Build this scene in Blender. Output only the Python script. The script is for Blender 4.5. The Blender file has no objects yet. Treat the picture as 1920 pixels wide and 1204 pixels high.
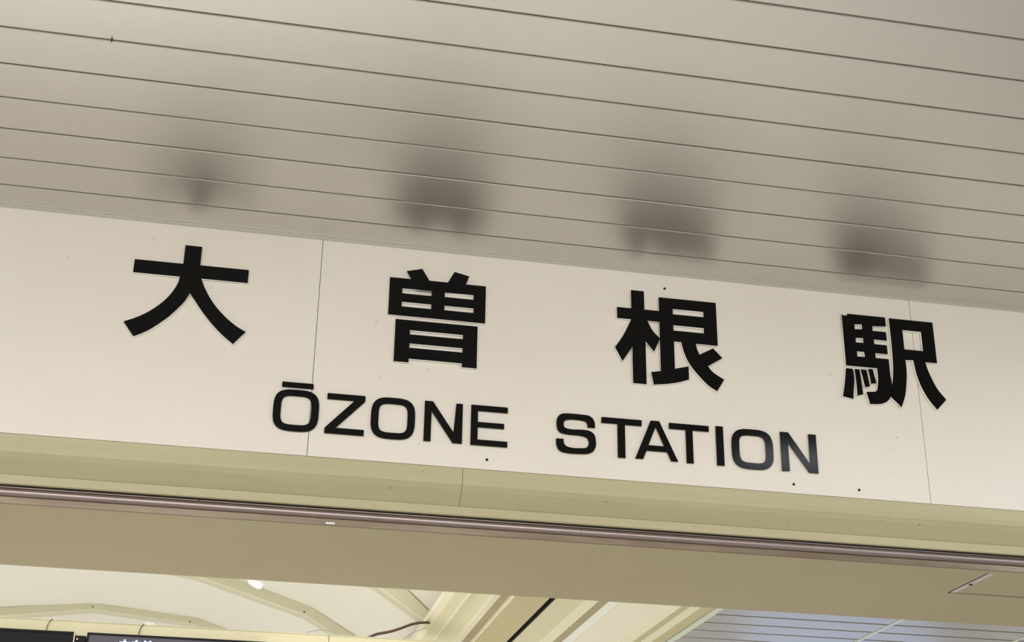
import bpy, bmesh, math, random
from mathutils import Matrix, Vector

random.seed(7)
S = bpy.context.scene
COL = S.collection

# ------------------------------------------------------------------ camera
cam_d = bpy.data.cameras.new('camera')
cam_d.sensor_fit = 'HORIZONTAL'
cam_d.sensor_width = 36.0
cam_d.lens = 2698.84 / 1920 * 36.0
cam_d.clip_start = 0.05
cam = bpy.data.objects.new('camera', cam_d)
COL.objects.link(cam)
R_ = Vector((0.979608, -0.200483, 0.013236))
U_ = Vector((-0.09379, -0.39803, 0.912566))
F_ = Vector((0.177685, 0.895198, 0.408716))
M_ = Matrix((R_, U_, -F_)).transposed().to_4x4()
M_.translation = (0.0, 0.0, 1.5)
cam.matrix_world = M_
S.camera = cam

# ------------------------------------------------------------------ world, lamps, exposure
S.view_settings.view_transform = 'Standard'
S.view_settings.look = 'None'
S.view_settings.gamma = 1.0
S.view_settings.exposure = 0.0
S.view_settings.use_curve_mapping = False
W = bpy.data.worlds.new('concourse_air')
S.world = W
W.use_nodes = True
W.node_tree.nodes['Background'].inputs[0].default_value = (1.0, 0.985, 0.965, 1)
W.node_tree.nodes['Background'].inputs[1].default_value = 0.62


def area(name, loc, size, power, color, target=None, rot=None):
    d = bpy.data.lights.new(name, 'AREA')
    d.shape = 'RECTANGLE'
    d.size, d.size_y = size
    d.energy = power
    d.color = color
    o = bpy.data.objects.new(name, d)
    COL.objects.link(o)
    o.location = loc
    if target is not None:
        o.rotation_euler = (Vector(target) - Vector(loc)).to_track_quat('-Z', 'Y').to_euler()
    elif rot:
        o.rotation_euler = rot
    return o


WARM = (1.0, 0.985, 0.955)
COOL = (0.86, 0.93, 1.0)
# luminaires of the concourse behind the camera, plus unseen fill lights added for board and hall
area('concourse_luminaire', (-2.8, 0.2, 3.50), (4.5, 0.5), 190, WARM)
area('concourse_luminaire', (2.6, -0.6, 3.50), (4.0, 0.5), 60, WARM)
area('concourse_board_fill', (0.0, -3.4, 3.30), (8.0, 0.4), 212, WARM, target=(0.6, 4.0, 3.0))  # unseen fill added to brighten the upper part of the board
area('cool_luminaire', (3.25, 2.45, 3.50), (2.3, 0.30), 13, COOL)
area('cool_luminaire', (4.8, 1.2, 3.45), (1.6, 0.3), 70, COOL)
area('hall_fill', (2.6, 6.9, 2.72), (1.4, 0.5), 140, WARM)  # both hall lights are unseen, added so the floor bounce brightens the hall
area('hall_fill', (-1.6, 8.0, 2.70), (3.0, 0.8), 380, WARM)
area('vault_fill', (-0.6, 5.15, 2.86), (4.5, 0.12), 20, (1.0, 0.98, 0.93), target=(-0.4, 7.2, 4.4))  # hidden fill lights added to brighten the vault evenly
area('vault_fill', (0.45, 6.0, 3.03), (0.3, 0.2), 6, (0.95, 0.98, 1.0), target=(0.50, 6.22, 4.0))
area('blue_reflection_light', (5.2, 11.6, 1.75), (1.7, 1.0), 6.5, (0.30, 0.50, 1.0), target=(4.7, 5.0, 1.9))  # unseen blue light added to tint the reflections in the hall planks
sd = bpy.data.lights.new('hall_glow_spot', 'SPOT')  # unseen spot added: its floor pool gives a cool glow in the ceiling
sd.energy = 260
sd.color = (0.80, 0.90, 1.0)
sd.spot_size = math.radians(30)
sd.spot_blend = 0.5
sd.shadow_soft_size = 0.05
so_ = bpy.data.objects.new('hall_glow_spot', sd)
COL.objects.link(so_)
so_.location = (0.05, 7.55, 3.25)

# letter outlines in metres on the wall plane (x, z)
GLYPH = {
 'dai': [[[(-0.2144,3.4670),(-0.1645,3.4670),(-0.1645,3.4050),(-0.0201,3.4050),(-0.0201,3.3619),(-0.1572,3.3619),(-0.1538,3.3541),(-0.1505,3.3462),(-0.1470,3.3384),(-0.1432,3.3308),(-0.1381,3.3215),(-0.1327,3.3123),(-0.1270,3.3034),(-0.1210,3.2947),(-0.1149,3.2863),(-0.1084,3.2782),(-0.1017,3.2703),(-0.0947,3.2627),(-0.0874,3.2553),(-0.0798,3.2482),(-0.0721,3.2413),(-0.0641,3.2347),(-0.0577,3.2296),(-0.0511,3.2248),(-0.0444,3.2201),(-0.0375,3.2157),(-0.0313,3.2121),(-0.0249,3.2088),(-0.0185,3.2057),(-0.0121,3.2024),(-0.0454,3.1597),(-0.0532,3.1656),(-0.0611,3.1715),(-0.0688,3.1774),(-0.0764,3.1836),(-0.0856,3.1918),(-0.0946,3.2002),(-0.1034,3.2089),(-0.1120,3.2177),(-0.1202,3.2265),(-0.1281,3.2356),(-0.1358,3.2448),(-0.1434,3.2541),(-0.1498,3.2624),(-0.1561,3.2709),(-0.1622,3.2794),(-0.1684,3.2879),(-0.1727,3.2935),(-0.1770,3.2992),(-0.1813,3.3048),(-0.1856,3.3104),(-0.1884,3.3035),(-0.1911,3.2966),(-0.1940,3.2897),(-0.1973,3.2831),(-0.2019,3.2756),(-0.2069,3.2684),(-0.2121,3.2613),(-0.2174,3.2543),(-0.2219,3.2483),(-0.2266,3.2423),(-0.2314,3.2364),(-0.2363,3.2307),(-0.2423,3.2242),(-0.2484,3.2180),(-0.2547,3.2119),(-0.2611,3.2059),(-0.2678,3.1996),(-0.2746,3.1934),(-0.2816,3.1874),(-0.2887,3.1816),(-0.2942,3.1776),(-0.2998,3.1739),(-0.3055,3.1703),(-0.3113,3.1668),(-0.3162,3.1641),(-0.3211,3.1615),(-0.3262,3.1589),(-0.3312,3.1564),(-0.3644,3.2000),(-0.3563,3.2039),(-0.3481,3.2076),(-0.3400,3.2115),(-0.3321,3.2156),(-0.3248,3.2198),(-0.3176,3.2242),(-0.3106,3.2288),(-0.3038,3.2336),(-0.2965,3.2392),(-0.2895,3.2451),(-0.2826,3.2512),(-0.2760,3.2575),(-0.2695,3.2641),(-0.2632,3.2709),(-0.2571,3.2780),(-0.2514,3.2853),(-0.2464,3.2924),(-0.2416,3.2998),(-0.2372,3.3074),(-0.2331,3.3151),(-0.2301,3.3215),(-0.2274,3.3280),(-0.2250,3.3346),(-0.2229,3.3414),(-0.2218,3.3463),(-0.2210,3.3514),(-0.2203,3.3564),(-0.2196,3.3614),(-0.3559,3.3614),(-0.3559,3.4043),(-0.2144,3.4043)]]],
 'so': [[[(0.4065,3.4290),(0.4718,3.4290),(0.4575,3.4548),(0.5058,3.4679),(0.5292,3.4297),(0.5871,3.4297),(0.6066,3.4685),(0.6536,3.4582),(0.6439,3.4295),(0.7069,3.4295),(0.7069,3.3032),(0.4065,3.3032)], [(0.4467,3.3951),(0.5374,3.3951),(0.5374,3.3781),(0.4467,3.3781)], [(0.5786,3.3951),(0.6688,3.3951),(0.6688,3.3793),(0.5786,3.3793)], [(0.4467,3.3497),(0.5378,3.3497),(0.5378,3.3339),(0.4467,3.3339)], [(0.5788,3.3501),(0.6696,3.3501),(0.6696,3.3346),(0.5788,3.3346)]],
  [[(0.4305,3.2902),(0.6839,3.2902),(0.6839,3.1514),(0.6386,3.1514),(0.6379,3.1638),(0.4757,3.1638),(0.4755,3.1513),(0.4305,3.1513)], [(0.4758,3.2577),(0.6391,3.2577),(0.6391,3.2434),(0.4758,3.2434)], [(0.4761,3.2137),(0.6390,3.2137),(0.6390,3.1993),(0.4761,3.1993)]]],
 'ne': [[[(1.1757,3.4675),(1.2184,3.4675),(1.2184,3.4037),(1.2662,3.4037),(1.2662,3.3660),(1.2271,3.3660),(1.2311,3.3578),(1.2349,3.3496),(1.2389,3.3415),(1.2437,3.3338),(1.2491,3.3271),(1.2551,3.3209),(1.2613,3.3148),(1.2674,3.3087),(1.2469,3.2624),(1.2194,3.2949),(1.2194,3.1497),(1.1763,3.1497),(1.1763,3.2717),(1.1437,3.2204),(1.1201,3.2651),(1.1267,3.2752),(1.1333,3.2852),(1.1398,3.2954),(1.1460,3.3057),(1.1503,3.3137),(1.1544,3.3218),(1.1583,3.3301),(1.1622,3.3383),(1.1653,3.3451),(1.1683,3.3519),(1.1712,3.3588),(1.1742,3.3656),(1.1285,3.3656),(1.1285,3.4035),(1.1757,3.4035)]],
  [[(1.2669,3.4521),(1.4576,3.4521),(1.4576,3.3024),(1.3847,3.3024),(1.3856,3.2974),(1.3865,3.2924),(1.3875,3.2874),(1.3888,3.2824),(1.3903,3.2782),(1.3921,3.2740),(1.3940,3.2698),(1.3958,3.2657),(1.4413,3.2920),(1.4712,3.2613),(1.4216,3.2290),(1.4248,3.2248),(1.4279,3.2205),(1.4312,3.2164),(1.4348,3.2125),(1.4388,3.2092),(1.4430,3.2061),(1.4473,3.2032),(1.4518,3.2005),(1.4571,3.1972),(1.4626,3.1941),(1.4681,3.1911),(1.4736,3.1881),(1.4486,3.1475),(1.4418,3.1512),(1.4351,3.1548),(1.4284,3.1586),(1.4221,3.1629),(1.4158,3.1682),(1.4100,3.1739),(1.4043,3.1798),(1.3987,3.1858),(1.3927,3.1922),(1.3867,3.1988),(1.3810,3.2054),(1.3755,3.2123),(1.3706,3.2189),(1.3658,3.2255),(1.3614,3.2324),(1.3574,3.2395),(1.3536,3.2471),(1.3503,3.2549),(1.3473,3.2628),(1.3446,3.2708),(1.3423,3.2788),(1.3405,3.2869),(1.3388,3.2950),(1.3370,3.3031),(1.3129,3.3031),(1.3129,3.2101),(1.3578,3.2222),(1.3578,3.1784),(1.3496,3.1753),(1.3415,3.1722),(1.3334,3.1692),(1.3251,3.1664),(1.3148,3.1635),(1.3044,3.1609),(1.2940,3.1586),(1.2834,3.1565),(1.2733,3.1548),(1.2631,3.1534),(1.2529,3.1520),(1.2427,3.1506),(1.2356,3.1919),(1.2669,3.1977)], [(1.3125,3.4160),(1.4145,3.4160),(1.4145,3.3971),(1.3125,3.3971)], [(1.3124,3.3593),(1.4135,3.3593),(1.4135,3.3406),(1.3124,3.3406)]]],
 'eki': [[[(1.8893,3.4576),(1.8961,3.4531),(1.9076,3.4550),(1.9088,3.4611),(2.0413,3.4611),(2.0413,3.4292),(1.9928,3.4251),(1.9928,3.4084),(2.0394,3.4084),(2.0394,3.3782),(1.9936,3.3782),(1.9944,3.3612),(2.0378,3.3612),(2.0378,3.3297),(1.9943,3.3297),(1.9943,3.3124),(2.0394,3.3124),(2.0394,3.3048),(2.0394,3.2972),(2.0394,3.2895),(2.0394,3.2819),(2.0393,3.2753),(2.0392,3.2686),(2.0392,3.2620),(2.0394,3.2554),(2.0402,3.2461),(2.0415,3.2369),(2.0424,3.2277),(2.0425,3.2185),(2.0415,3.2098),(2.0399,3.2011),(2.0375,3.1926),(2.0345,3.1844),(2.0323,3.1799),(2.0297,3.1755),(2.0267,3.1714),(2.0233,3.1677),(2.0196,3.1643),(2.0155,3.1614),(2.0111,3.1589),(2.0065,3.1568),(2.0014,3.1550),(1.9960,3.1537),(1.9906,3.1528),(1.9852,3.1521),(1.9789,3.1514),(1.9726,3.1511),(1.9663,3.1508),(1.9600,3.1505),(1.9516,3.1909),(1.9815,3.1936),(1.9900,3.2021),(1.9917,3.2113),(1.9935,3.2204),(1.9952,3.2296),(1.9963,3.2389),(1.9968,3.2483),(1.9967,3.2578),(1.9965,3.2673),(1.9963,3.2768),(1.8893,3.2768)], [(1.9306,3.4253),(1.9567,3.4280),(1.9567,3.4098),(1.9306,3.4079)], [(1.9303,3.3774),(1.9567,3.3793),(1.9567,3.3613),(1.9303,3.3613)], [(1.9308,3.3300),(1.9565,3.3300),(1.9577,3.3118),(1.9308,3.3118)]],
  [[(1.8877,3.2668),(1.9104,3.2668),(1.9111,3.2641),(1.9119,3.2613),(1.9125,3.2586),(1.9129,3.2558),(1.9127,3.2325),(1.9103,3.2093),(1.9068,3.1861),(1.9039,3.1628),(1.8695,3.1684),(1.8721,3.1807),(1.8749,3.1929),(1.8775,3.2052),(1.8799,3.2175),(1.8821,3.2298),(1.8840,3.2421),(1.8858,3.2545)]],
  [[(1.9174,3.2667),(1.9338,3.2667),(1.9344,3.2566),(1.9351,3.2465),(1.9357,3.2364),(1.9364,3.2263),(1.9371,3.2151),(1.9378,3.2040),(1.9385,3.1928),(1.9393,3.1817),(1.9195,3.1750),(1.9196,3.1875),(1.9197,3.1999),(1.9197,3.2123),(1.9195,3.2247),(1.9191,3.2352),(1.9186,3.2457),(1.9180,3.2562)]],
  [[(1.9384,3.2674),(1.9577,3.2674),(1.9585,3.2603),(1.9594,3.2533),(1.9602,3.2462),(1.9610,3.2391),(1.9619,3.2320),(1.9628,3.2249),(1.9637,3.2177),(1.9646,3.2106),(1.9486,3.2070),(1.9474,3.2146),(1.9462,3.2223),(1.9450,3.2299),(1.9437,3.2375),(1.9424,3.2450),(1.9411,3.2525),(1.9397,3.2599)]],
  [[(1.9643,3.2702),(1.9799,3.2717),(1.9809,3.2658),(1.9819,3.2600),(1.9829,3.2542),(1.9840,3.2483),(1.9851,3.2423),(1.9863,3.2362),(1.9875,3.2301),(1.9886,3.2241),(1.9697,3.2206),(1.9694,3.2271),(1.9690,3.2337),(1.9686,3.2403),(1.9680,3.2468),(1.9673,3.2527),(1.9663,3.2585),(1.9653,3.2644)]],
  [[(2.0548,3.4598),(2.2090,3.4598),(2.2090,3.3146),(2.1672,3.3146),(2.1685,3.3087),(2.1697,3.3028),(2.1710,3.2969),(2.1725,3.2910),(2.1749,3.2831),(2.1775,3.2753),(2.1803,3.2676),(2.1833,3.2599),(2.1871,3.2503),(2.1910,3.2408),(2.1954,3.2314),(2.2003,3.2224),(2.2063,3.2135),(2.2129,3.2050),(2.2198,3.1968),(2.2266,3.1884),(2.1914,3.1512),(2.1860,3.1577),(2.1805,3.1641),(2.1752,3.1706),(2.1703,3.1774),(2.1646,3.1862),(2.1592,3.1953),(2.1542,3.2047),(2.1497,3.2142),(2.1448,3.2259),(2.1406,3.2379),(2.1369,3.2501),(2.1337,3.2624),(2.1311,3.2759),(2.1293,3.2896),(2.1278,3.3033),(2.1261,3.3171),(2.0980,3.3151),(2.0982,3.3046),(2.0984,3.2941),(2.0984,3.2837),(2.0980,3.2732),(2.0969,3.2606),(2.0953,3.2480),(2.0934,3.2355),(2.0912,3.2230),(2.0896,3.2139),(2.0878,3.2049),(2.0857,3.1959),(2.0832,3.1871),(2.0797,3.1774),(2.0758,3.1679),(2.0716,3.1584),(2.0676,3.1490),(2.0336,3.1826),(2.0359,3.1915),(2.0382,3.2005),(2.0404,3.2095),(2.0425,3.2185),(2.0450,3.2310),(2.0474,3.2436),(2.0494,3.2562),(2.0511,3.2688),(2.0526,3.2849),(2.0537,3.3011),(2.0543,3.3173),(2.0548,3.3334),(2.0553,3.3650),(2.0553,3.3966),(2.0550,3.4282)], [(2.0984,3.4222),(2.1646,3.4222),(2.1646,3.3530),(2.0984,3.3530)]]],
 'O1': [[[(0.2201,2.9710),(0.2196,2.9919),(0.2181,3.0027),(0.2156,3.0110),(0.2120,3.0178),(0.2074,3.0233),(0.2017,3.0278),(0.1947,3.0312),(0.1861,3.0336),(0.1751,3.0351),(0.1534,3.0356),(0.1318,3.0351),(0.1207,3.0336),(0.1121,3.0312),(0.1051,3.0278),(0.0994,3.0233),(0.0948,3.0178),(0.0913,3.0110),(0.0888,3.0027),(0.0873,2.9919),(0.0868,2.9710),(0.0873,2.9500),(0.0888,2.9392),(0.0913,2.9309),(0.0948,2.9241),(0.0994,2.9186),(0.1051,2.9141),(0.1121,2.9107),(0.1207,2.9083),(0.1318,2.9068),(0.1534,2.9063),(0.1751,2.9068),(0.1861,2.9083),(0.1947,2.9107),(0.2017,2.9141),(0.2074,2.9186),(0.2120,2.9241),(0.2156,2.9309),(0.2181,2.9392),(0.2196,2.9500)], [(0.1973,2.9710),(0.1971,2.9895),(0.1963,2.9965),(0.1950,3.0017),(0.1931,3.0057),(0.1906,3.0089),(0.1875,3.0114),(0.1836,3.0133),(0.1785,3.0147),(0.1716,3.0155),(0.1534,3.0157),(0.1353,3.0155),(0.1283,3.0147),(0.1233,3.0133),(0.1193,3.0114),(0.1162,3.0089),(0.1137,3.0057),(0.1119,3.0017),(0.1105,2.9965),(0.1098,2.9895),(0.1095,2.9710),(0.1098,2.9524),(0.1105,2.9454),(0.1119,2.9402),(0.1137,2.9362),(0.1162,2.9330),(0.1193,2.9305),(0.1233,2.9286),(0.1283,2.9272),(0.1353,2.9265),(0.1534,2.9262),(0.1716,2.9265),(0.1785,2.9272),(0.1836,2.9286),(0.1875,2.9305),(0.1906,2.9330),(0.1931,2.9362),(0.1950,2.9402),(0.1963,2.9454),(0.1971,2.9524)]]],
 'mac': [[[(0.1075,3.0580),(0.1986,3.0580),(0.1996,3.0428),(0.1075,3.0428)]]],
 'Z': [[[(0.2418,3.0338),(0.3537,3.0338),(0.3537,3.0161),(0.2713,2.9274),(0.3544,2.9274),(0.3544,2.9090),(0.2395,2.9090),(0.2395,2.9256),(0.3220,3.0156),(0.2418,3.0156)]]],
 'O2': [[[(0.5040,2.9711),(0.5035,2.9921),(0.5020,3.0029),(0.4996,3.0113),(0.4961,3.0181),(0.4916,3.0236),(0.4859,3.0281),(0.4790,3.0316),(0.4706,3.0340),(0.4597,3.0354),(0.4383,3.0359),(0.4170,3.0354),(0.4061,3.0340),(0.3976,3.0316),(0.3907,3.0281),(0.3851,3.0236),(0.3806,3.0181),(0.3771,3.0113),(0.3746,3.0029),(0.3731,2.9921),(0.3726,2.9711),(0.3731,2.9500),(0.3746,2.9392),(0.3771,2.9309),(0.3806,2.9241),(0.3851,2.9185),(0.3907,2.9140),(0.3976,2.9106),(0.4061,2.9082),(0.4170,2.9067),(0.4383,2.9062),(0.4597,2.9067),(0.4706,2.9082),(0.4790,2.9106),(0.4859,2.9140),(0.4916,2.9185),(0.4961,2.9241),(0.4996,2.9309),(0.5020,2.9392),(0.5035,2.9500)], [(0.4814,2.9711),(0.4812,2.9898),(0.4804,2.9969),(0.4791,3.0021),(0.4773,3.0062),(0.4749,3.0094),(0.4718,3.0120),(0.4679,3.0139),(0.4630,3.0152),(0.4561,3.0160),(0.4383,3.0163),(0.4205,3.0160),(0.4137,3.0152),(0.4087,3.0139),(0.4048,3.0120),(0.4018,3.0094),(0.3993,3.0062),(0.3975,3.0021),(0.3962,2.9969),(0.3955,2.9898),(0.3952,2.9711),(0.3955,2.9524),(0.3962,2.9452),(0.3975,2.9400),(0.3993,2.9360),(0.4018,2.9327),(0.4048,2.9302),(0.4087,2.9283),(0.4137,2.9269),(0.4205,2.9261),(0.4383,2.9259),(0.4561,2.9261),(0.4630,2.9269),(0.4679,2.9283),(0.4718,2.9302),(0.4749,2.9327),(0.4773,2.9360),(0.4791,2.9400),(0.4804,2.9452),(0.4812,2.9524)]]],
 'N1': [[[(0.5315,3.0357),(0.5557,3.0357),(0.6203,2.9423),(0.6266,3.0347),(0.6464,3.0347),(0.6464,2.9094),(0.6185,2.9094),(0.5524,3.0049),(0.5524,2.9093),(0.5315,2.9093)]]],
 'E': [[[(0.6721,3.0356),(0.7838,3.0356),(0.7838,3.0175),(0.6927,3.0175),(0.6927,2.9823),(0.7731,2.9823),(0.7731,2.9658),(0.6929,2.9658),(0.6929,2.9266),(0.7836,2.9266),(0.7836,2.9088),(0.6721,2.9088)]]],
 'S': [[[(1.0546,2.9937),(1.0544,2.9981),(1.0544,3.0026),(1.0541,3.0070),(1.0534,3.0113),(1.0522,3.0147),(1.0507,3.0180),(1.0490,3.0212),(1.0474,3.0244),(1.0445,3.0263),(1.0417,3.0284),(1.0388,3.0302),(1.0357,3.0316),(1.0311,3.0326),(1.0264,3.0330),(1.0216,3.0330),(1.0169,3.0331),(1.0040,3.0336),(0.9910,3.0339),(0.9781,3.0339),(0.9652,3.0331),(0.9611,3.0327),(0.9569,3.0322),(0.9528,3.0313),(0.9489,3.0299),(0.9462,3.0283),(0.9437,3.0264),(0.9414,3.0242),(0.9395,3.0218),(0.9378,3.0187),(0.9366,3.0153),(0.9357,3.0119),(0.9351,3.0084),(0.9347,3.0048),(0.9347,3.0011),(0.9348,2.9975),(0.9351,2.9939),(0.9355,2.9903),(0.9360,2.9867),(0.9366,2.9832),(0.9372,2.9796),(0.9392,2.9773),(0.9411,2.9749),(0.9432,2.9726),(0.9456,2.9708),(0.9490,2.9691),(0.9528,2.9681),(0.9566,2.9674),(0.9604,2.9668),(0.9750,2.9655),(0.9897,2.9656),(1.0043,2.9654),(1.0187,2.9635),(1.0217,2.9626),(1.0246,2.9614),(1.0275,2.9600),(1.0304,2.9587),(1.0316,2.9559),(1.0330,2.9530),(1.0342,2.9502),(1.0349,2.9471),(1.0349,2.9441),(1.0343,2.9411),(1.0336,2.9380),(1.0330,2.9350),(1.0254,2.9272),(1.0219,2.9267),(1.0184,2.9261),(1.0150,2.9256),(1.0114,2.9253),(1.0021,2.9246),(0.9928,2.9242),(0.9835,2.9243),(0.9743,2.9253),(0.9713,2.9260),(0.9684,2.9270),(0.9656,2.9281),(0.9627,2.9292),(0.9612,2.9314),(0.9596,2.9336),(0.9582,2.9359),(0.9571,2.9383),(0.9565,2.9413),(0.9563,2.9444),(0.9563,2.9475),(0.9562,2.9506),(0.9337,2.9506),(0.9336,2.9464),(0.9334,2.9423),(0.9334,2.9381),(0.9337,2.9340),(0.9344,2.9304),(0.9353,2.9268),(0.9365,2.9233),(0.9381,2.9201),(0.9398,2.9175),(0.9418,2.9151),(0.9440,2.9130),(0.9465,2.9113),(0.9497,2.9097),(0.9532,2.9086),(0.9567,2.9079),(0.9603,2.9074),(0.9730,2.9062),(0.9858,2.9061),(0.9986,2.9066),(1.0113,2.9074),(1.0172,2.9077),(1.0231,2.9081),(1.0289,2.9090),(1.0346,2.9104),(1.0383,2.9119),(1.0418,2.9139),(1.0452,2.9161),(1.0487,2.9182),(1.0507,2.9222),(1.0529,2.9262),(1.0548,2.9303),(1.0562,2.9345),(1.0568,2.9393),(1.0569,2.9441),(1.0566,2.9489),(1.0562,2.9537),(1.0558,2.9580),(1.0553,2.9622),(1.0544,2.9663),(1.0529,2.9702),(1.0513,2.9729),(1.0493,2.9752),(1.0471,2.9773),(1.0446,2.9792),(1.0413,2.9809),(1.0378,2.9823),(1.0342,2.9833),(1.0306,2.9840),(1.0154,2.9850),(1.0002,2.9840),(0.9849,2.9830),(0.9698,2.9840),(0.9672,2.9847),(0.9646,2.9857),(0.9621,2.9868),(0.9595,2.9878),(0.9586,2.9898),(0.9577,2.9917),(0.9568,2.9937),(0.9563,2.9957),(0.9562,2.9981),(0.9565,3.0006),(0.9569,3.0030),(0.9572,3.0054),(0.9629,3.0117),(0.9658,3.0124),(0.9687,3.0131),(0.9716,3.0138),(0.9746,3.0142),(0.9845,3.0150),(0.9945,3.0153),(1.0045,3.0151),(1.0144,3.0142),(1.0173,3.0137),(1.0203,3.0130),(1.0232,3.0122),(1.0261,3.0114),(1.0275,3.0091),(1.0290,3.0069),(1.0303,3.0046),(1.0312,3.0021),(1.0315,3.0001),(1.0314,2.9980),(1.0312,2.9958),(1.0311,2.9937)]]],
 'T1': [[[(1.0758,3.0314),(1.2025,3.0314),(1.2016,3.0121),(1.1487,3.0121),(1.1487,2.9056),(1.1254,2.9056),(1.1254,3.0129),(1.0746,3.0129)]]],
 'A': [[[(1.2313,3.0332),(1.2581,3.0332),(1.3147,2.9069),(1.2933,2.9069),(1.2808,2.9348),(1.2158,2.9348),(1.2042,2.9070),(1.1797,2.9070)], [(1.2465,3.0143),(1.2724,2.9527),(1.2220,2.9527)]]],
 'T2': [[[(1.2894,3.0308),(1.4170,3.0308),(1.4170,3.0122),(1.3642,3.0122),(1.3642,2.9053),(1.3426,2.9053),(1.3426,3.0119),(1.2894,3.0119)]]],
 'I': [[[(1.4398,3.0331),(1.4633,3.0331),(1.4633,2.9057),(1.4398,2.9057)]]],
 'O3': [[[(1.6245,2.9668),(1.6240,2.9880),(1.6225,2.9988),(1.6199,3.0072),(1.6163,3.0141),(1.6117,3.0197),(1.6059,3.0242),(1.5988,3.0276),(1.5901,3.0301),(1.5789,3.0316),(1.5570,3.0320),(1.5350,3.0316),(1.5238,3.0301),(1.5151,3.0276),(1.5081,3.0242),(1.5023,3.0197),(1.4976,3.0141),(1.4940,3.0072),(1.4915,2.9988),(1.4900,2.9880),(1.4895,2.9668),(1.4900,2.9457),(1.4915,2.9348),(1.4940,2.9264),(1.4976,2.9196),(1.5023,2.9140),(1.5081,2.9095),(1.5151,2.9060),(1.5238,2.9036),(1.5350,2.9021),(1.5570,2.9016),(1.5789,2.9021),(1.5901,2.9036),(1.5988,2.9060),(1.6059,2.9095),(1.6117,2.9140),(1.6163,2.9196),(1.6199,2.9264),(1.6225,2.9348),(1.6240,2.9457)], [(1.6001,2.9668),(1.5999,2.9853),(1.5991,2.9924),(1.5978,2.9975),(1.5960,3.0015),(1.5935,3.0047),(1.5905,3.0072),(1.5866,3.0091),(1.5816,3.0105),(1.5748,3.0113),(1.5570,3.0115),(1.5391,3.0113),(1.5323,3.0105),(1.5274,3.0091),(1.5235,3.0072),(1.5204,3.0047),(1.5180,3.0015),(1.5161,2.9975),(1.5149,2.9924),(1.5141,2.9853),(1.5138,2.9668),(1.5141,2.9484),(1.5149,2.9413),(1.5161,2.9362),(1.5180,2.9321),(1.5204,2.9289),(1.5235,2.9264),(1.5274,2.9245),(1.5323,2.9232),(1.5391,2.9224),(1.5570,2.9221),(1.5748,2.9224),(1.5816,2.9232),(1.5866,2.9245),(1.5905,2.9264),(1.5935,2.9289),(1.5960,2.9321),(1.5978,2.9362),(1.5991,2.9413),(1.5999,2.9484)]]],
 'N2': [[[(1.6503,3.0322),(1.6773,3.0322),(1.7441,2.9315),(1.7441,3.0320),(1.7686,3.0320),(1.7686,2.9052),(1.7393,2.9052),(1.6745,2.9981),(1.6745,2.9059),(1.6503,2.9044)]]],
}

# ------------------------------------------------------------------ helpers
def lin(r, g, b):
    f = lambda c: ((c / 255 + 0.055) / 1.055) ** 2.4 if c > 10 else c / 255 / 12.92
    return (f(r), f(g), f(b), 1)


def mat(name, col, rough=0.5, metal=0.0, col2=None, scale=(6, 6, 6), amount=0.5, bump=0.0, bscale=80, spec=0.5, coat=0.0,
        specks=0.0, speck_scale=60, aniso=0.0, detail=4):
    m = bpy.data.materials.new(name)
    m.use_nodes = True
    nt = m.node_tree
    b = nt.nodes['Principled BSDF']
    b.inputs['Roughness'].default_value = rough
    b.inputs['Metallic'].default_value = metal
    b.inputs['Specular IOR Level'].default_value = spec
    b.inputs['Coat Weight'].default_value = coat
    b.inputs['Coat Roughness'].default_value = 0.05
    b.inputs['Base Color'].default_value = col
    tc = nt.nodes.new('ShaderNodeTexCoord')
    mp = nt.nodes.new('ShaderNodeMapping')
    mp.inputs['Scale'].default_value = scale
    nt.links.new(tc.outputs['Object'], mp.inputs[0])
    last = None
    if col2 is not None:
        n = nt.nodes.new('ShaderNodeTexNoise')
        n.inputs['Scale'].default_value = 1.0
        n.inputs['Detail'].default_value = detail
        n.inputs['Roughness'].default_value = 0.6
        nt.links.new(mp.outputs[0], n.inputs['Vector'])
        cr = nt.nodes.new('ShaderNodeMapRange')
        cr.inputs[1].default_value = 0.35
        cr.inputs[2].default_value = 0.72
        cr.inputs[4].default_value = amount
        nt.links.new(n.outputs['Fac'], cr.inputs[0])
        mx = nt.nodes.new('ShaderNodeMix')
        mx.data_type = 'RGBA'
        mx.inputs[6].default_value = col
        mx.inputs[7].default_value = col2
        nt.links.new(cr.outputs[0], mx.inputs[0])
        last = mx.outputs[2]
    if specks > 0:
        v = nt.nodes.new('ShaderNodeTexNoise')
        v.inputs['Scale'].default_value = speck_scale
        v.inputs['Detail'].default_value = 2
        nt.links.new(tc.outputs['Object'], v.inputs['Vector'])
        r2 = nt.nodes.new('ShaderNodeMapRange')
        r2.inputs[1].default_value = 0.715
        r2.inputs[2].default_value = 0.77
        r2.inputs[4].default_value = specks
        nt.links.new(v.outputs['Fac'], r2.inputs[0])
        m2 = nt.nodes.new('ShaderNodeMix')
        m2.data_type = 'RGBA'
        m2.inputs[6].default_value = col
        m2.inputs[7].default_value = (0.05, 0.04, 0.03, 1)
        if last is not None:
            nt.links.new(last, m2.inputs[6])
        nt.links.new(r2.outputs[0], m2.inputs[0])
        last = m2.outputs[2]
    if last is not None:
        nt.links.new(last, b.inputs['Base Color'])
    if bump > 0:
        n = nt.nodes.new('ShaderNodeTexNoise')
        n.inputs['Scale'].default_value = bscale
        nt.links.new(tc.outputs['Object'], n.inputs['Vector'])
        bp = nt.nodes.new('ShaderNodeBump')
        bp.inputs['Strength'].default_value = bump
        bp.inputs['Distance'].default_value = 0.002
        nt.links.new(n.outputs['Fac'], bp.inputs['Height'])
        nt.links.new(bp.outputs[0], b.inputs['Normal'])
    return m


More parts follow.
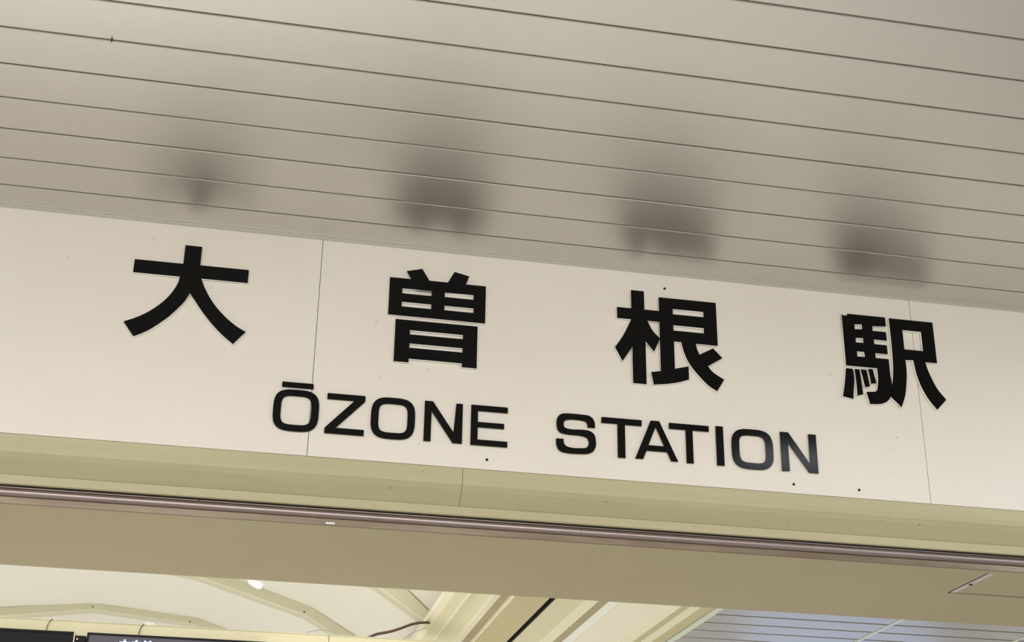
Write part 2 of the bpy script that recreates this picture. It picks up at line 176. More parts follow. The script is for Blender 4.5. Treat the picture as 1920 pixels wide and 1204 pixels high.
def brushed(name, gloss, diff, rough, dmix):
    """satin aluminium: a soft metallic lobe over a little pigment"""
    m = bpy.data.materials.new(name)
    m.use_nodes = True
    nt = m.node_tree
    for n in list(nt.nodes):
        if n.type != 'OUTPUT_MATERIAL':
            nt.nodes.remove(n)
    out = nt.nodes['Material Output']
    g = nt.nodes.new('ShaderNodeBsdfGlossy')
    g.distribution = 'BECKMANN'
    g.inputs['Color'].default_value = gloss
    d = nt.nodes.new('ShaderNodeBsdfDiffuse')
    d.inputs['Color'].default_value = diff
    tc = nt.nodes.new('ShaderNodeTexCoord')
    mp = nt.nodes.new('ShaderNodeMapping')
    mp.inputs['Scale'].default_value = (1.5, 60, 1)
    no = nt.nodes.new('ShaderNodeTexNoise')
    no.inputs['Scale'].default_value = 1.0
    no.inputs['Detail'].default_value = 3
    mr = nt.nodes.new('ShaderNodeMapRange')
    mr.inputs[3].default_value = rough - 0.015
    mr.inputs[4].default_value = rough + 0.015
    nt.links.new(tc.outputs['Object'], mp.inputs[0])
    nt.links.new(mp.outputs[0], no.inputs['Vector'])
    nt.links.new(no.outputs['Fac'], mr.inputs[0])
    nt.links.new(mr.outputs[0], g.inputs['Roughness'])
    mx = nt.nodes.new('ShaderNodeMixShader')
    mx.inputs[0].default_value = dmix
    nt.links.new(g.outputs[0], mx.inputs[1])
    nt.links.new(d.outputs[0], mx.inputs[2])
    nt.links.new(mx.outputs[0], out.inputs[0])
    return m


def emis(name, col, strength, base=(0, 0, 0, 1)):
    m = bpy.data.materials.new(name)
    m.use_nodes = True
    b = m.node_tree.nodes['Principled BSDF']
    b.inputs['Base Color'].default_value = base
    b.inputs['Emission Color'].default_value = col
    b.inputs['Emission Strength'].default_value = strength
    return m


M = {}
M['board'] = mat('white_board_paint', lin(226, 219, 208), 0.38, col2=lin(216, 208, 194), scale=(1.1, 1, 1.6), amount=0.5, specks=0.25, speck_scale=34)
M['black'] = mat('gloss_black_acrylic', lin(4, 3, 3), 0.13, col2=lin(7, 6, 6), scale=(9, 9, 9), spec=0.21)
M['edge'] = mat('milky_letter_edge', lin(248, 246, 238), 0.35)
M['edge_thin'] = mat('dark_cream_letter_edge', lin(190, 182, 160), 0.4)
M['plank'] = brushed('metallic_ceiling_plank', lin(210, 208, 203), lin(196, 190, 176), 0.42, 0.05)
M['void'] = mat('dark_joint', lin(172, 155, 142), 0.8)
M['slab'] = mat('ceiling_void', lin(70, 60, 52), 0.9)
M['trim'] = mat('grey_aluminium_trim', lin(206, 203, 196), 0.35, metal=0.5)
M['fascia'] = mat('beige_fascia_paint', lin(180, 172, 137), 0.45, col2=lin(168, 159, 122), scale=(1.6, 4, 22), amount=0.65, specks=0.5, speck_scale=42)
M['lip'] = mat('beige_lip_paint', lin(178, 169, 134), 0.45, col2=lin(166, 156, 121), scale=(2, 9, 9), amount=0.5, specks=0.6, speck_scale=50)
M['steel'] = mat('stainless_rail', lin(158, 145, 143), 0.40, metal=1.0, col2=lin(112, 97, 90), scale=(1.2, 60, 60), amount=0.5, specks=0.9, speck_scale=55)
M['strip'] = mat('worn_strip_and_seam_shade', lin(132, 118, 98), 0.35, metal=0.3, col2=lin(92, 74, 52), scale=(2.2, 12, 12), amount=0.9)
M['soffit'] = mat('tan_soffit_paint', lin(172, 159, 125), 0.6, col2=lin(163, 149, 114), scale=(2, 2, 2), amount=0.4, bump=0.05)
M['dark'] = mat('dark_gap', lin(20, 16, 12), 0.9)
M['floor'] = mat('floor_stone', lin(172, 170, 165), 0.35, col2=lin(156, 153, 147), scale=(1, 1, 1))
M['vault'] = mat('cream_vault_panel', lin(230, 227, 216), 0.5, col2=lin(225, 221, 206), scale=(0.6, 0.6, 0.6), amount=0.5)
M['rib'] = mat('cream_vault_rib', lin(206, 203, 176), 0.4)
M['cream'] = mat('cream_paint', lin(222, 216, 178), 0.4)
M['pale'] = mat('pale_cream_paint', lin(236, 230, 202), 0.4)
M['tan'] = mat('tan_paint', lin(196, 186, 140), 0.45)
M['tan2'] = mat('brown_tan_band', lin(172, 160, 124), 0.5, col2=lin(158, 144, 108), scale=(20, 3, 1), specks=0.6, speck_scale=40)
M['mint'] = mat('pale_green_edge_trim', lin(216, 222, 204), 0.35)
M['panel_white'] = mat('whitish_panel', lin(246, 247, 234), 0.5)
M['housing'] = mat('cream_housing_paint', lin(238, 231, 194), 0.45)
M['panel'] = mat('ivory_panel', lin(242, 236, 214), 0.5)
M['hallplank'] = mat('hall_ceiling_plank', lin(190, 187, 184), 0.30, metal=0.6)
M['screen'] = emis('grey_screen', lin(92, 86, 94), 0.75, base=(0.02, 0.02, 0.025, 1))
M['bezel'] = mat('black_plastic', lin(11, 10, 11), 0.45, spec=0.25)
M['text'] = emis('white_blue_led', (0.75, 0.85, 1.0, 1), 2.2)
M['halo'] = emis('blue_led_glow', (0.10, 0.16, 0.62, 1), 0.9)
M['cable'] = mat('red_brown_cable', lin(78, 52, 47), 0.5, col2=lin(98, 76, 66), scale=(30, 30, 30))
M['wire'] = mat('grey_wire', lin(150, 145, 150), 0.5)
M['wire_dark'] = mat('dark_wire', lin(70, 60, 45), 0.5)
M['lens'] = emis('lamp_lens', (0.95, 0.97, 1.0, 1), 6.0)
M['screw'] = mat('dark_screw', lin(30, 25, 22), 0.5, metal=0.4)
M['white'] = mat('white_plastic', lin(238, 236, 230), 0.4)


def link(name, me, m=None, parent=None):
    o = bpy.data.objects.new(name, me)
    COL.objects.link(o)
    if m is not None:
        if len(me.materials) == 0:
            me.materials.append(m)
    if parent is not None:
        o.parent = parent
    return o


def struct(o):
    o['kind'] = 'structure'
    return o


def tag(o, label, cat, group=None):
    o['label'] = label
    o['category'] = cat
    if group:
        o['group'] = group
    return o


def empty(name, loc=(0, 0, 0)):
    o = bpy.data.objects.new(name, None)
    COL.objects.link(o)
    o.location = loc
    o.empty_display_size = 0.1
    return o


def box_bm(bm, x0, x1, y0, y1, z0, z1):
    v = [bm.verts.new(c) for c in ((x0, y0, z0), (x1, y0, z0), (x1, y1, z0), (x0, y1, z0), (x0, y0, z1), (x1, y0, z1), (x1, y1, z1), (x0, y1, z1))]
    for f in ((0, 3, 2, 1), (4, 5, 6, 7), (0, 1, 5, 4), (1, 2, 6, 5), (2, 3, 7, 6), (3, 0, 4, 7)):
        bm.faces.new([v[i] for i in f])


def boxes(name, bs, m, parent=None, bevel=0.0):
    bm = bmesh.new()
    for b in bs:
        box_bm(bm, *b)
    if bevel > 0:
        bmesh.ops.bevel(bm, geom=list(bm.edges), offset=bevel, segments=2, affect='EDGES', profile=0.5)
    me = bpy.data.meshes.new(name)
    bm.to_mesh(me)
    bm.free()
    return link(name, me, m, parent)


def prism_x(name, prof, x0, x1, m, parent=None, smooth=False):
    """closed profile of (y, z), counter-clockwise seen from +x, extruded along x"""
    n = len(prof)
    vs = [(x0, y, z) for y, z in prof] + [(x1, y, z) for y, z in prof]
    fs = [(i, (i + 1) % n, n + (i + 1) % n, n + i) for i in range(n)]
    fs += [tuple(range(n - 1, -1, -1)), tuple(range(n, 2 * n))]
    return poly(name, vs, fs, m, parent, smooth)


def prism_y(name, prof, y0, y1, m, parent=None, smooth=False):
    n = len(prof)
    vs = [(x, y0, z) for x, z in prof] + [(x, y1, z) for x, z in prof]
    fs = [(i, (i + 1) % n, n + (i + 1) % n, n + i) for i in range(n)]
    fs += [tuple(range(n - 1, -1, -1)), tuple(range(n, 2 * n))]
    return poly(name, vs, fs, m, parent, smooth)


def poly(name, vs, fs, m, parent=None, smooth=False):
    me = bpy.data.meshes.new(name)
    me.from_pydata(vs, [], fs)
    bm = bmesh.new()
    bm.from_mesh(me)
    bmesh.ops.recalc_face_normals(bm, faces=bm.faces)
    bm.to_mesh(me)
    bm.free()
    if smooth:
        me.polygons.foreach_set('use_smooth', [True] * len(me.polygons))
    return link(name, me, m, parent)


def tube(name, pts, r, m, parent=None, n=8, r1=None):
    vs, fs = [], []
    k = len(pts)
    P = [Vector(p) for p in pts]
    for i, p in enumerate(P):
        t = (P[min(i + 1, k - 1)] - P[max(i - 1, 0)]).normalized()
        a = t.orthogonal().normalized() if abs(t.z) > 0.95 else t.cross(Vector((0, 0, 1))).normalized()
        b = t.cross(a)
        rr = r if r1 is None else r + (r1 - r) * i / (k - 1)
        for j in range(n):
            q = 2 * math.pi * j / n
            vs.append(p + a * rr * math.cos(q) + b * rr * math.sin(q))
    for i in range(k - 1):
        for j in range(n):
            fs.append((i * n + j, i * n + (j + 1) % n, (i + 1) * n + (j + 1) % n, (i + 1) * n + j))
    fs.append(tuple(range(n)))
    fs.append(tuple(range((k - 1) * n, k * n)))
    return poly(name, [tuple(v) for v in vs], fs, m, parent, True)


def spline(pts, n=6):
    P = [Vector(p) for p in pts]
    out = []
    for i in range(len(P) - 1):
        a, b, c, d = P[max(i - 1, 0)], P[i], P[i + 1], P[min(i + 2, len(P) - 1)]
        for s in range(n):
            t = s / n
            out.append(0.5 * ((2 * b) + (c - a) * t + (2 * a - 5 * b + 4 * c - d) * t * t + (3 * b - a - 3 * c + d) * t ** 3))
    out.append(P[-1])
    return out


X0, X1 = -7.0, 8.0
# ------------------------------------------------------------------ structure
fl = struct(boxes('floor', [(X0, X1, -8, 14, -0.1, 0)], M['floor']))

# plank ceiling: every board its own part
ceil = struct(boxes('ceiling', [(X0, X1, -8, 4.0, 3.575, 3.65)], M['slab']))
PITCH, D0, ZC = 0.1612, 0.1333, 3.5431
gap = 0.0076
pb = bmesh.new()
box_bm(pb, X0, X1, 0, PITCH - gap, 0, 0.0055)
lower = [e for e in pb.edges if all(abs(v.co.z) < 1e-6 for v in e.verts) and abs(e.verts[0].co.x - e.verts[1].co.x) > 1]
bmesh.ops.bevel(pb, geom=lower, offset=0.0022, segments=2, affect='EDGES', profile=0.5)
pm = bpy.data.meshes.new('plank')
pb.to_mesh(pm)
pb.free()
for k in range(0, 62):
    y1 = 4.0 - D0 - k * PITCH
    o = link('plank', pm, M['plank'], ceil)
    o.location = (0, y1 - PITCH + gap / 2, ZC + random.uniform(-0.0004, 0.0004))
# the cut board next to the wall
boxes('plank', [(X0, X1, 4.0 - D0 + gap / 2, 4.0 - 0.012, ZC, ZC + 0.0055)], M['plank'], ceil, bevel=0.0022)
# narrow dark joint backs, close behind the planks
boxes('joint_backing', [(X0, X1, -7.5, 3.995, ZC + 0.0056, ZC + 0.0070)], M['void'], ceil)
# small blob of sealant hanging from a joint
tube('sealant_drip', [(-0.3955, 3.057, 3.545), (-0.3955, 3.055, 3.538), (-0.3960, 3.054, 3.534)], 0.003, M['wire_dark'], ceil, n=6, r1=0.0015)

# metal angle along the top of the white wall
tr = struct(prism_x('trim_1', [(3.986, 3.538), (4.0, 3.538), (4.0, 3.562), (3.986, 3.562)], X0, X1, M['trim']))
boxes('angle_leg', [(X0, X1, 3.972, 3.986, 3.5412, 3.5436)], M['trim'], tr)

# front wall: structural core and three painted panels with open joints
wf = struct(boxes('wall_front', [(X0, X1, 4.022, 4.05, 2.84, 3.57), (X0, X1, 4.07, 4.775, 2.70, 3.57)], M['void']))
JX1, JX2 = 0.1953, 2.140
g = 0.0008
for a, b in ((X0, JX1 - g), (JX1 + g, JX2 - g), (JX2 + g, X1)):
    boxes('wall_panel', [(a, b, 4.0, 4.022, 2.8372, 3.5385)], M['board'], wf, bevel=0.0004)
for x, z in ((0.724, 2.868), (1.687, 2.866), (1.902, 2.864), (1.292, 3.491)):
    tube('screw', [(x, 4.0, z), (x, 3.9985, z)], 0.0042, M['screw'], wf, n=10)

# beige fascia under the white panels: two lengths butted at a fine seam
fa = struct(empty('trim_2'))
SEAM = 0.6528
prof = [(3.9985, 2.8355), (3.9985, 2.800), (4.0015, 2.786), (4.012, 2.772), (4.0505, 2.7335), (4.060, 2.7335), (4.060, 2.8355)]
for a, b in ((X0, SEAM - 0.0006), (SEAM + 0.0006, X1)):
    prism_x('fascia_panel', prof, a, b, M['fascia'], fa)
prism_x('fascia_lip', [(4.0485, 2.7327), (4.0485, 2.7085), (4.0515, 2.7055), (4.066, 2.7055), (4.066, 2.7327)], X0, X1, M['lip'], fa)
boxes('fascia_backing', [(X0, X1, 4.0605, 4.069, 2.70, 2.83)], M['dark'], fa)
boxes('shadow_gap', [(X0, X1, 4.068, 4.075, 2.66, 2.705)], M['dark'], fa)

# stainless rail and the worn strip under it
ra = struct(tube('trim_3', [(X0 + (X1 - X0) * i / 30, 4.057, 2.6835) for i in range(31)], 0.0122, M['steel'], n=24))
tube('upper_bead', [(X0, 4.0615, 2.6995), (X1, 4.0615, 2.6995)], 0.0032, M['steel'], ra, n=10)
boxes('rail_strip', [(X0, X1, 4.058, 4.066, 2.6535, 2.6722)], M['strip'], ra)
boxes('rail_patch', [(0.266, 0.292, 4.0572, 4.058, 2.6562, 2.6612)], M['white'], ra)

# soffit with an access hatch
HX0, HX1, HY0, HY1 = 2.358, 2.86, 4.092, 4.366
ZS = 2.653
so = struct(boxes('ceiling_soffit', [(X0, HX0, 4.066, 4.775, ZS, ZS + 0.016), (HX1, X1, 4.066, 4.775, ZS, ZS + 0.016),
                                     (HX0, HX1, 4.066, HY0, ZS, ZS + 0.016), (HX0, HX1, HY1, 4.775, ZS, ZS + 0.016)], M['soffit']))
boxes('hatch_void', [(HX0 - 0.01, HX1 + 0.01, HY0 - 0.01, HY1 + 0.01, ZS + 0.017, ZS + 0.02)], M['dark'], so)
hp = boxes('hatch_panel', [(HX0 + 0.027, HX1 - 0.004, HY0 + 0.003, HY1 - 0.010, ZS + 0.001, ZS + 0.012)], M['soffit'], so)
boxes('hatch_frame', [(HX0 + 0.0072, HX0 + 0.0265, HY0 + 0.003, HY1 - 0.010, ZS - 0.0005, ZS + 0.010)], M['trim'], hp, bevel=0.001)
boxes('hatch_gap_shade', [(HX0 + 0.0005, HX0 + 0.0070, HY0 + 0.001, HY1 - 0.001, ZS + 0.0005, ZS + 0.010)], M['dark'], hp)  # flush dark strip in place of the shade inside the open gap
boxes('hatch_seam_shade', [(HX0 + 0.0105, HX1, HY1 - 0.0095, HY1 - 0.001, ZS + 0.0008, ZS + 0.010)], M['strip'], hp)  # grey strip painting the shadow line along the back edge
tube('hatch_screw', [(HX0 + 0.019, 4.239, ZS + 0.002), (HX0 + 0.019, 4.239, ZS - 0.003)], 0.006, M['screw'], hp, n=10)
tube('soffit_screw', [(2.88, 4.64, ZS + 0.002), (2.88, 4.64, ZS - 0.002)], 0.004, M['screw'], so, n=8)

# ------------------------------------------------------------------ hall beyond the opening: bands of the long ceiling beam
hb = struct(empty('trim_4'))
YA, YB = 4.79, 10.5
def band(name, x0, z0, x1, z1, m, t=0.03):
    return prism_y(name, [(x0, z0), (x1, z1), (x1, max(z0, z1) + t), (x0, max(z0, z1) + t)], YA, YB, m, hb)
band('cornice_edge', 0.930, 2.955, 0.953, 2.935, M['pale'])
band('cornice_face', 0.953, 2.935, 0.996, 2.918, M['cream'])
band('cornice_bead', 0.996, 2.918, 1.006, 2.914, M['pale'])
cv = []
for i in range(9):
    s = i / 8
    cv.append((1.006 + 0.074 * s, 2.914 - 0.014 * s + 0.010 * math.sin(math.pi * s)))
prism_y('cornice_cove', cv + [(1.080, 2.96), (1.006, 2.96)], YA, YB, M['cream'], hb, False)
band('cornice_fillet', 1.080, 2.903, 1.094, 2.896, M['pale'])
band('flat_band', 1.094, 2.899, 1.121, 2.899, M['pale'])
band('dusty_band', 1.121, 2.8985, 1.158, 2.8985, M['tan2'])
band('panel_edge', 1.158, 2.885, 1.165, 2.882, M['pale'])
boxes('hanging_panel', [(1.165, 1.306, YA, YB, 2.875, 2.89)], M['tan'], hb, bevel=0.0015)
boxes('shadow_gap', [(1.300, 1.3838, YA, YB, 2.955, 2.96), (1.375, 1.3838, YA, YB, 2.9295, 2.955)], M['dark'], hb)
band('wide_band', 1.384, 2.930, 1.505, 2.925, M['cream'])
band('bevel_band', 1.505, 2.925, 1.545, 2.905, M['pale'])
band('dusty_band', 1.545, 2.904, 1.581, 2.899, M['tan2'])
ap = prism_y('flat_panel', [(1.581, 2.9185), (1.655, 2.9185), (1.655, 2.94), (1.581, 2.94)], YA, YB, M['panel_white'], hb)
prism_y('flat_panel', [(1.6565, 2.9185), (1.860, 2.9185), (1.860, 2.94), (1.6565, 2.94)], YA, YB, M['panel'], hb)
band('bevel_band', 1.860, 2.918, 1.906, 2.902, M['pale'])
band('flat_band', 1.906, 2.901, 1.941, 2.901, M['tan'])
band('bevel_band', 1.941, 2.915, 1.996, 2.904, M['pale'])
band('flat_band', 1.996, 2.902, 2.050, 2.902, M['tan'])
boxes('shadow_gap', [(2.0505, 2.0545, YA, YB, 2.91, 2.92)], M['dark'], hb)
boxes('edge_trim', [(2.0550, 2.087, YA, YB, 2.8965, 2.915)], M['mint'], hb, bevel=0.001)

# plank ceiling of the hall, right of the beam
hc = struct(boxes('ceiling_hall', [(2.08, X1, YA, 11.0, 2.935, 2.99)], M['slab']))
hpm = None
HP = 0.162
joint0 = 1.4 / 0.2367
for seg, (a, b) in enumerate(((2.088, 2.897), (2.913, 3.590), (3.606, 4.30), (4.316, X1))):
    pbm = bmesh.new()
    box_bm(pbm, a, b, 0, HP - 0.020, 0, 0.016)
    lw = [e for e in pbm.edges if all(abs(v.co.z) < 1e-6 for v in e.verts) and abs(e.verts[0].co.x - e.verts[1].co.x) > .1]
    bmesh.ops.bevel(pbm, geom=lw, offset=0.002, segments=1, affect='EDGES')
    me = bpy.data.meshes.new('plank')
    pbm.to_mesh(me)
    pbm.free()
    for k in range(-7, 31):
        o = link('plank', me, M['hallplank'], hc)
        o.location = (0, joint0 + k * HP + 0.010, 2.900)
for a in (2.897, 3.590, 4.30):
    boxes('joint_bar', [(a, a + 0.016, YA, 10.9, 2.897, 2.914)], M['mint'], hc)
boxes('joint_backing', [(2.088, X1, YA, 10.9, 2.917, 2.921)], M['dark'], hc)

# vaulted ceiling: faceted ribs with smooth panels lofted between them
va = struct(empty('ceiling_vault'))
A_up = [(-2.469, 3.250), (-1.664, 3.359), (-1.309, 3.414), (-0.785, 3.473), (-0.180, 3.425), (0.042, 3.356), (0.354, 3.181), (0.75, 2.86)]
A_lo = [(-2.459, 3.208), (-1.656, 3.315), (-1.301, 3.367), (-0.775, 3.436), (-0.195, 3.385), (0.010, 3.324), (0.300, 3.150), (0.70, 2.83)]
B_up = [(-2.022, 3.504), (-1.220, 3.573), (-0.514, 3.546), (0.051, 3.436), (0.472, 3.301), (0.723, 3.158), (0.956, 2.998), (1.1, 2.86)]
B_lo = [(-2.013, 3.455), (-1.212, 3.520), (-0.565, 3.498), (-0.143, 3.433), (0.445, 3.258), (0.635, 3.153), (0.868, 2.979), (1.0, 2.84)]
C_up = [(-1.9, 3.64), (-1.111, 3.601), (-0.093, 3.515), (0.438, 3.396), (0.871, 3.198), (1.026, 3.059), (1.202, 2.87)]
C_lo = [(-1.9, 3.59), (-1.103, 3.548), (-0.088, 3.462), (0.442, 3.323), (0.744, 3.196), (0.984, 3.038), (1.150, 2.83)]
def resample(P, n):
    L = [0]
    for a, b in zip(P, P[1:]):
        L.append(L[-1] + math.dist(a, b))
    out = []
    for i in range(n):
        t = L[-1] * i / (n - 1)
        k = max(j for j in range(len(L) - 1) if L[j] <= t + 1e-9)
        u = (t - L[k]) / max(L[k + 1] - L[k], 1e-9)
        out.append(tuple(P[k][c] * (1 - u) + P[k + 1][c] * u for c in (0, 1)))
    return out
def rib(y, up, lo):
    n = len(up)
    vs = []
    for (a, b), (c, d) in zip(up, lo):
        vs += [(a, y, b), (c, y, d), (c + (c - a) * .12, y + 0.012, d + (d - b) * .12), (c + (c - a) * .12, y + 0.10, d + (d - b) * .12), (a, y + 0.10, b)]
    fs = []
    for i in range(n - 1):
        for j in range(5):
            fs.append((5 * i + j, 5 * i + (j + 1) % 5, 5 * i + 5 + (j + 1) % 5, 5 * i + 5 + j))
    fs += [tuple(range(5)), tuple(range(5 * n - 5, 5 * n))]
    return poly('vault_rib', vs, fs, M['rib'], va)
def loft(y0, P, y1, Q, n=48):
    P, Q = resample(P, n), resample(Q, n)
    vs = [(x, y0, z) for x, z in P] + [(x, y1, z) for x, z in Q] + [(x, y0, z + .03) for x, z in P] + [(x, y1, z + .03) for x, z in Q]
    fs = []
    for i in range(n - 1):
        fs.append((i, i + 1, n + i + 1, n + i))
        fs.append((2 * n + i, 3 * n + i, 3 * n + i + 1, 2 * n + i + 1))
    return poly('vault_panel', vs, fs, M['vault'], va, True)
rib(9.0, A_up, A_lo)
rib(8.0, B_up, B_lo)
rib(7.0, C_up, C_lo)
loft(9.05, A_up, 8.05, B_lo)
loft(8.05, B_up, 7.05, C_lo)
sh = lambda P, dx, dz: [(x + dx, z + dz) for x, z in P]
loft(7.05, C_up, 5.6, sh(C_up, 0.10, 0.10))
loft(9.06, A_lo, 11.0, sh(A_lo, -0.05, -0.10))
for x, z, y in ((-0.775, 3.448, 8.998), (-0.192, 3.392, 8.998), (0.440, 3.270, 7.998)):
    tube('rib_screw', [(x, y, z), (x, y - 0.004, z)], 0.0042, M['screw'], va, n=8)

# side and rear walls that close the space
struct(boxes('wall_back', [(X0, X1, 13.9, 14.0, 0, 3.7)], M['vault']))

# ------------------------------------------------------------------ letters
def glyph_mesh(pieces, depth, name):
    """extruded outline; front face looks to -y, its back lies on y = 0"""
    bm = bmesh.new()
    for pc in pieces:
        cu = bpy.data.curves.new('outline', 'CURVE')
        cu.dimensions = '2D'
        cu.fill_mode = 'BOTH'
        cu.extrude = depth / 2
        for c in pc:
            sp = cu.splines.new('POLY')
            sp.points.add(len(c) - 1)
            for q, (x, z) in zip(sp.points, c):
                q.co = (x, z, 0, 1)
            sp.use_cyclic_u = True
        o = bpy.data.objects.new('outline', cu)
        COL.objects.link(o)
        dg = bpy.context.evaluated_depsgraph_get()
        me = bpy.data.meshes.new_from_object(o.evaluated_get(dg))
        bm.from_mesh(me)
        bpy.data.objects.remove(o)
        bpy.data.curves.remove(cu)
        bpy.data.meshes.remove(me)
    # (x, z, e) -> (x, -e - depth/2, z)
    for v in bm.verts:
        x, z, e = v.co
        v.co = (x, -e - depth / 2, z)
    bmesh.ops.remove_doubles(bm, verts=bm.verts, dist=1e-6)
    me = bpy.data.meshes.new(name)
    bm.to_mesh(me)
    bm.free()
    return me


def letter(key, name, depth, label, group, edge, skin=0.0022):
    pcs = GLYPH[key]
    allp = [q for pc in pcs for c in pc for q in c]
    cx = (min(q[0] for q in allp) + max(q[0] for q in allp)) / 2
    cz = min(q[1] for q in allp)
    loc = lambda P: [[[(x - cx, z - cz) for x, z in c] for c in pc] for pc in P]
    r = empty(name, (cx, 4.0, cz))
    tag(r, label, 'letter', group)
    b = link('letter_body', glyph_mesh(loc(pcs), depth - skin, 'letter_body'), edge, r)
    f = link('letter_face', glyph_mesh(loc(pcs), skin, 'letter_face'), M['black'], r)
    f.location = (0, -(depth - skin), 0)
    return r

KG = 'black kanji characters on the white wall'
LG = 'black capital letters under the kanji'
letter('dai', 'kanji_letter', 0.014, 'black kanji 大 with three strokes, far left of the four kanji', KG, M['edge'])
letter('so', 'kanji_letter', 0.014, 'black kanji 曽 of two stacked boxes with horizontal slots, second of the four kanji', KG, M['edge'])
letter('ne', 'kanji_letter', 0.014, 'black kanji 根 with two slots and sweeping right foot, third of the four kanji', KG, M['edge'])
letter('eki', 'kanji_letter', 0.014, 'black kanji 駅 set across the right wall joint, far right of the four kanji', KG, M['edge'])
lat = [('O1', 'black rounded letter O with a macron bar above it, at the left joint'),
       ('Z', 'black letter Z beside the letter O with the macron'),
       ('O2', 'black rounded plain letter O between Z and N in the first word'),
       ('N1', 'black letter N between O and E in the first word'),
       ('E', 'black letter E, the only E, ending the first word'),
       ('S', 'black curved letter S, the only S, starting the second word'),
       ('T1', 'black letter T between S and A in the second word'),
       ('A', 'black letter A, the only A, between the two letters T'),
       ('T2', 'black letter T between A and I in the second word'),
       ('I', 'black upright bar letter I between T and rounded O in the second word'),
       ('O3', 'black rounded letter O between I and N with bluish sheen, second word'),
       ('N2', 'greyish sheened black letter N ending the second word, rightmost capital')]
for k, lb in lat:
    r = letter(k, 'capital_letter', 0.008, lb, LG, M['edge_thin'], 0.004)
    if k == 'O1':
        allp = [q for pc in GLYPH['O1'] for c in pc for q in c]
        P = [[[(x - r.location.x, z - r.location.z) for x, z in c] for c in pc] for pc in GLYPH['mac']]
        b = link('macron', glyph_mesh(P, 0.008, 'macron'), M['black'], r)

# ------------------------------------------------------------------ display housing, displays, cables, lamp
ho = empty('display_housing', (0, 6.5, 2.795))
tag(ho, 'cream box beam carrying the dark displays, lower left beyond the opening', 'housing')
def hbox(name, x0, x1, z0, z1, y0=6.5, y1=6.8, m='housing', bevel=0.002):
    o = boxes(name, [(x0, x1, y0 - 6.5, y1 - 6.5, z0 - 2.795, z1 - 2.795)], M[m], ho, bevel)
    return o
hbox('housing_panel', -3.2, 0.4750, 2.70, 2.8395)
hbox('housing_panel', 0.4770, 0.965, 2.70, 2.8395)
hbox('top_edge', -3.2, 0.965, 2.8396, 2.8425, 6.497, 6.8, 'pale', 0.0)
def display(x0, x1, zt, label, lit):
    r = empty('display_screen', ((x0 + x1) / 2, 6.44, zt - 0.36))
    tag(r, label, 'display')
    w = (x1 - x0) / 2
    b = 0.009
    zb, z1 = 0.0, 0.36
    boxes('display_case', [(-w, w, 0.012, 0.057, zb, z1)], M['bezel'], r, 0.002)
    boxes('bezel', [(-w, -w + b, 0, 0.012, zb, z1), (w - b, w, 0, 0.012, zb, z1), (-w + b, w - b, 0, 0.012, z1 - b, z1), (-w + b, w - b, 0, 0.012, zb, zb + b)], M['bezel'], r)
    boxes('screen', [(-w + b, w - b, 0.006, 0.011, zb + b, z1 - b)], M['screen'] if lit else M['bezel'], r)
    return r
# scale keeps the outline seen from the opening when the front sits at y = 6.44
display(-1.75, -0.618, 2.783, 'unlit black display at the lower left corner of the view', False)
d2 = display(-0.563, 0.206, 2.784, 'dark grey display with white lettering under the cream housing', True)
boxes('display_bracket', [(-0.612, -0.568, 6.452 - 6.5, -0.001, 2.50 - 2.795, 2.770 - 2.795)], M['bezel'], ho)
boxes('bracket_edge', [(-0.6175, -0.6135, 6.440 - 6.5, -0.001, 2.50 - 2.795, 2.783 - 2.795)], M['trim'], ho)
tube('bracket_screw', [(-0.603, -0.049, -0.040), (-0.603, -0.051, -0.040)], 0.004, M['white'], ho, n=8)

def screen_text(body, size, loc, m, extr, off, name):
    cu = bpy.data.curves.new('txt', 'FONT')
    cu.body = body
    cu.size = size
    cu.extrude = extr
    cu.offset = off
    cu.align_x = 'LEFT'
    o = bpy.data.objects.new('txt', cu)
    COL.objects.link(o)
    o.rotation_euler = (math.radians(90), 0, 0)
    dg = bpy.context.evaluated_depsgraph_get()
    me = bpy.data.meshes.new_from_object(o.evaluated_get(dg))
    bpy.data.objects.remove(o)
    me.transform(Matrix.Rotation(math.radians(90), 4, 'X'))
    zt = max(v.co.z for v in me.vertices)
    x0 = min(v.co.x for v in me.vertices)
    x1 = max(v.co.x for v in me.vertices)
    me.transform(Matrix.Translation((-x0, 0, -zt)))
    t = link(name, me, m, d2)
    t.location = loc
    return t, x1 - x0
tx, wd = screen_text('中央線', 0.052, (-0.247, 0.0055, 0.3390), M['text'], 0.0004, 0.0020, 'screen_lettering')
tx.scale = (0.146 / wd, 1, 1)
hx, hw = screen_text('中央線', 0.052, (-0.2485, 0.0058, 0.3405), M['halo'], 0.0003, 0.0040, 'screen_lettering')  # enlarged blue emissive copy behind the glyphs draws the glow around them
hx.scale = (0.149 / hw, 1, 1)

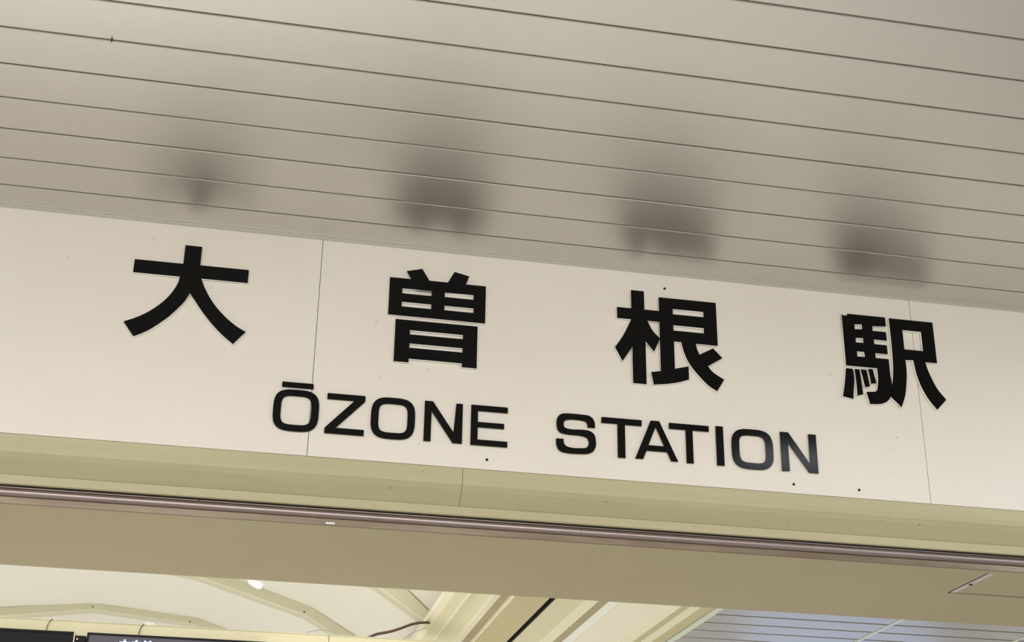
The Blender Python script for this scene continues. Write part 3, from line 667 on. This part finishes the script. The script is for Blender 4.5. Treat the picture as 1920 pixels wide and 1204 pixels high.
def cable(name, pts, r, m, label, group=None, r1=None):
    p = spline(pts)
    c = Vector(pts[0])
    o = tube(name, [q - c for q in p], r, m, None, 8, r1)
    o.location = c
    return tag(o, label, 'cable', group)
cable('cable', [(0.600, 6.6, 2.846), (0.640, 6.6, 2.8525), (0.675, 6.6, 2.866), (0.700, 6.6, 2.878), (0.757, 6.6, 2.892), (0.805, 6.6, 2.909), (0.859, 6.6, 2.932), (0.903, 6.6, 2.942), (0.945, 6.6, 2.945)], 0.0064, M['cable'],
      'thick reddish brown cable rising from the cream housing to the ceiling beam')
cable('cable', [(0.345, 6.6, 2.8435), (0.365, 6.6, 2.860), (0.404, 6.6, 2.874), (0.447, 6.6, 2.882), (0.494, 6.6, 2.876), (0.530, 6.6, 2.858), (0.540, 6.6, 2.8435)], 0.0012, M['wire'],
      'thin pale wire looping in an arch above the cream housing')
cable('cable', [(0.790, 6.62, 2.8435), (0.808, 6.62, 2.855), (0.868, 6.62, 2.897), (0.935, 6.62, 2.925)], 0.0012, M['wire'],
      'thin grey wire slanting up below the reddish brown cable')
cable('cable', [(-0.721, 6.495, 2.845), (-0.727, 6.494, 2.836), (-0.736, 6.494, 2.820), (-0.740, 6.494, 2.790)], 0.0016, M['wire_dark'],
      'short dark wire hanging over the housing above the unlit display')
cable('cable', [(-0.333, 6.495, 2.845), (-0.342, 6.494, 2.833), (-0.349, 6.494, 2.815), (-0.351, 6.494, 2.79)], 0.0018, M['wire_dark'],
      'short dark wire hanging over the housing above the lettered display')
cn = boxes('cable_connector', [(-0.024, 0.022, -0.012, 0.012, 0, 0.016)], M['white'], None, 0.003)
cn.location = (-0.315, 6.54, 2.8426)
tag(cn, 'small white cable connector lying on top of the cream housing', 'connector')

lp = empty('spotlight', (0.158, 7.955, 3.400))
tag(lp, 'small bright oval ceiling lamp glowing on the vault rib', 'lamp')
def disc(name, rx, rz, y0, y1, m, cx=0, tilt=-0.42):
    n = 28
    vs = []
    for y in (y0, y1):
        for i in range(n):
            q = 2 * math.pi * i / n
            a, b = rx * math.cos(q), rz * math.sin(q)
            vs.append((cx + a * math.cos(tilt) - b * math.sin(tilt), y, a * math.sin(tilt) + b * math.cos(tilt)))
    fs = [(i, (i + 1) % n, n + (i + 1) % n, n + i) for i in range(n)] + [tuple(range(n)), tuple(range(n, 2 * n))]
    return poly(name, vs, fs, m, lp)
disc('lamp_ring', 0.044, 0.0165, -0.004, 0.043, M['white'])
disc('lamp_lens', 0.040, 0.0135, -0.008, -0.0041, M['lens'])
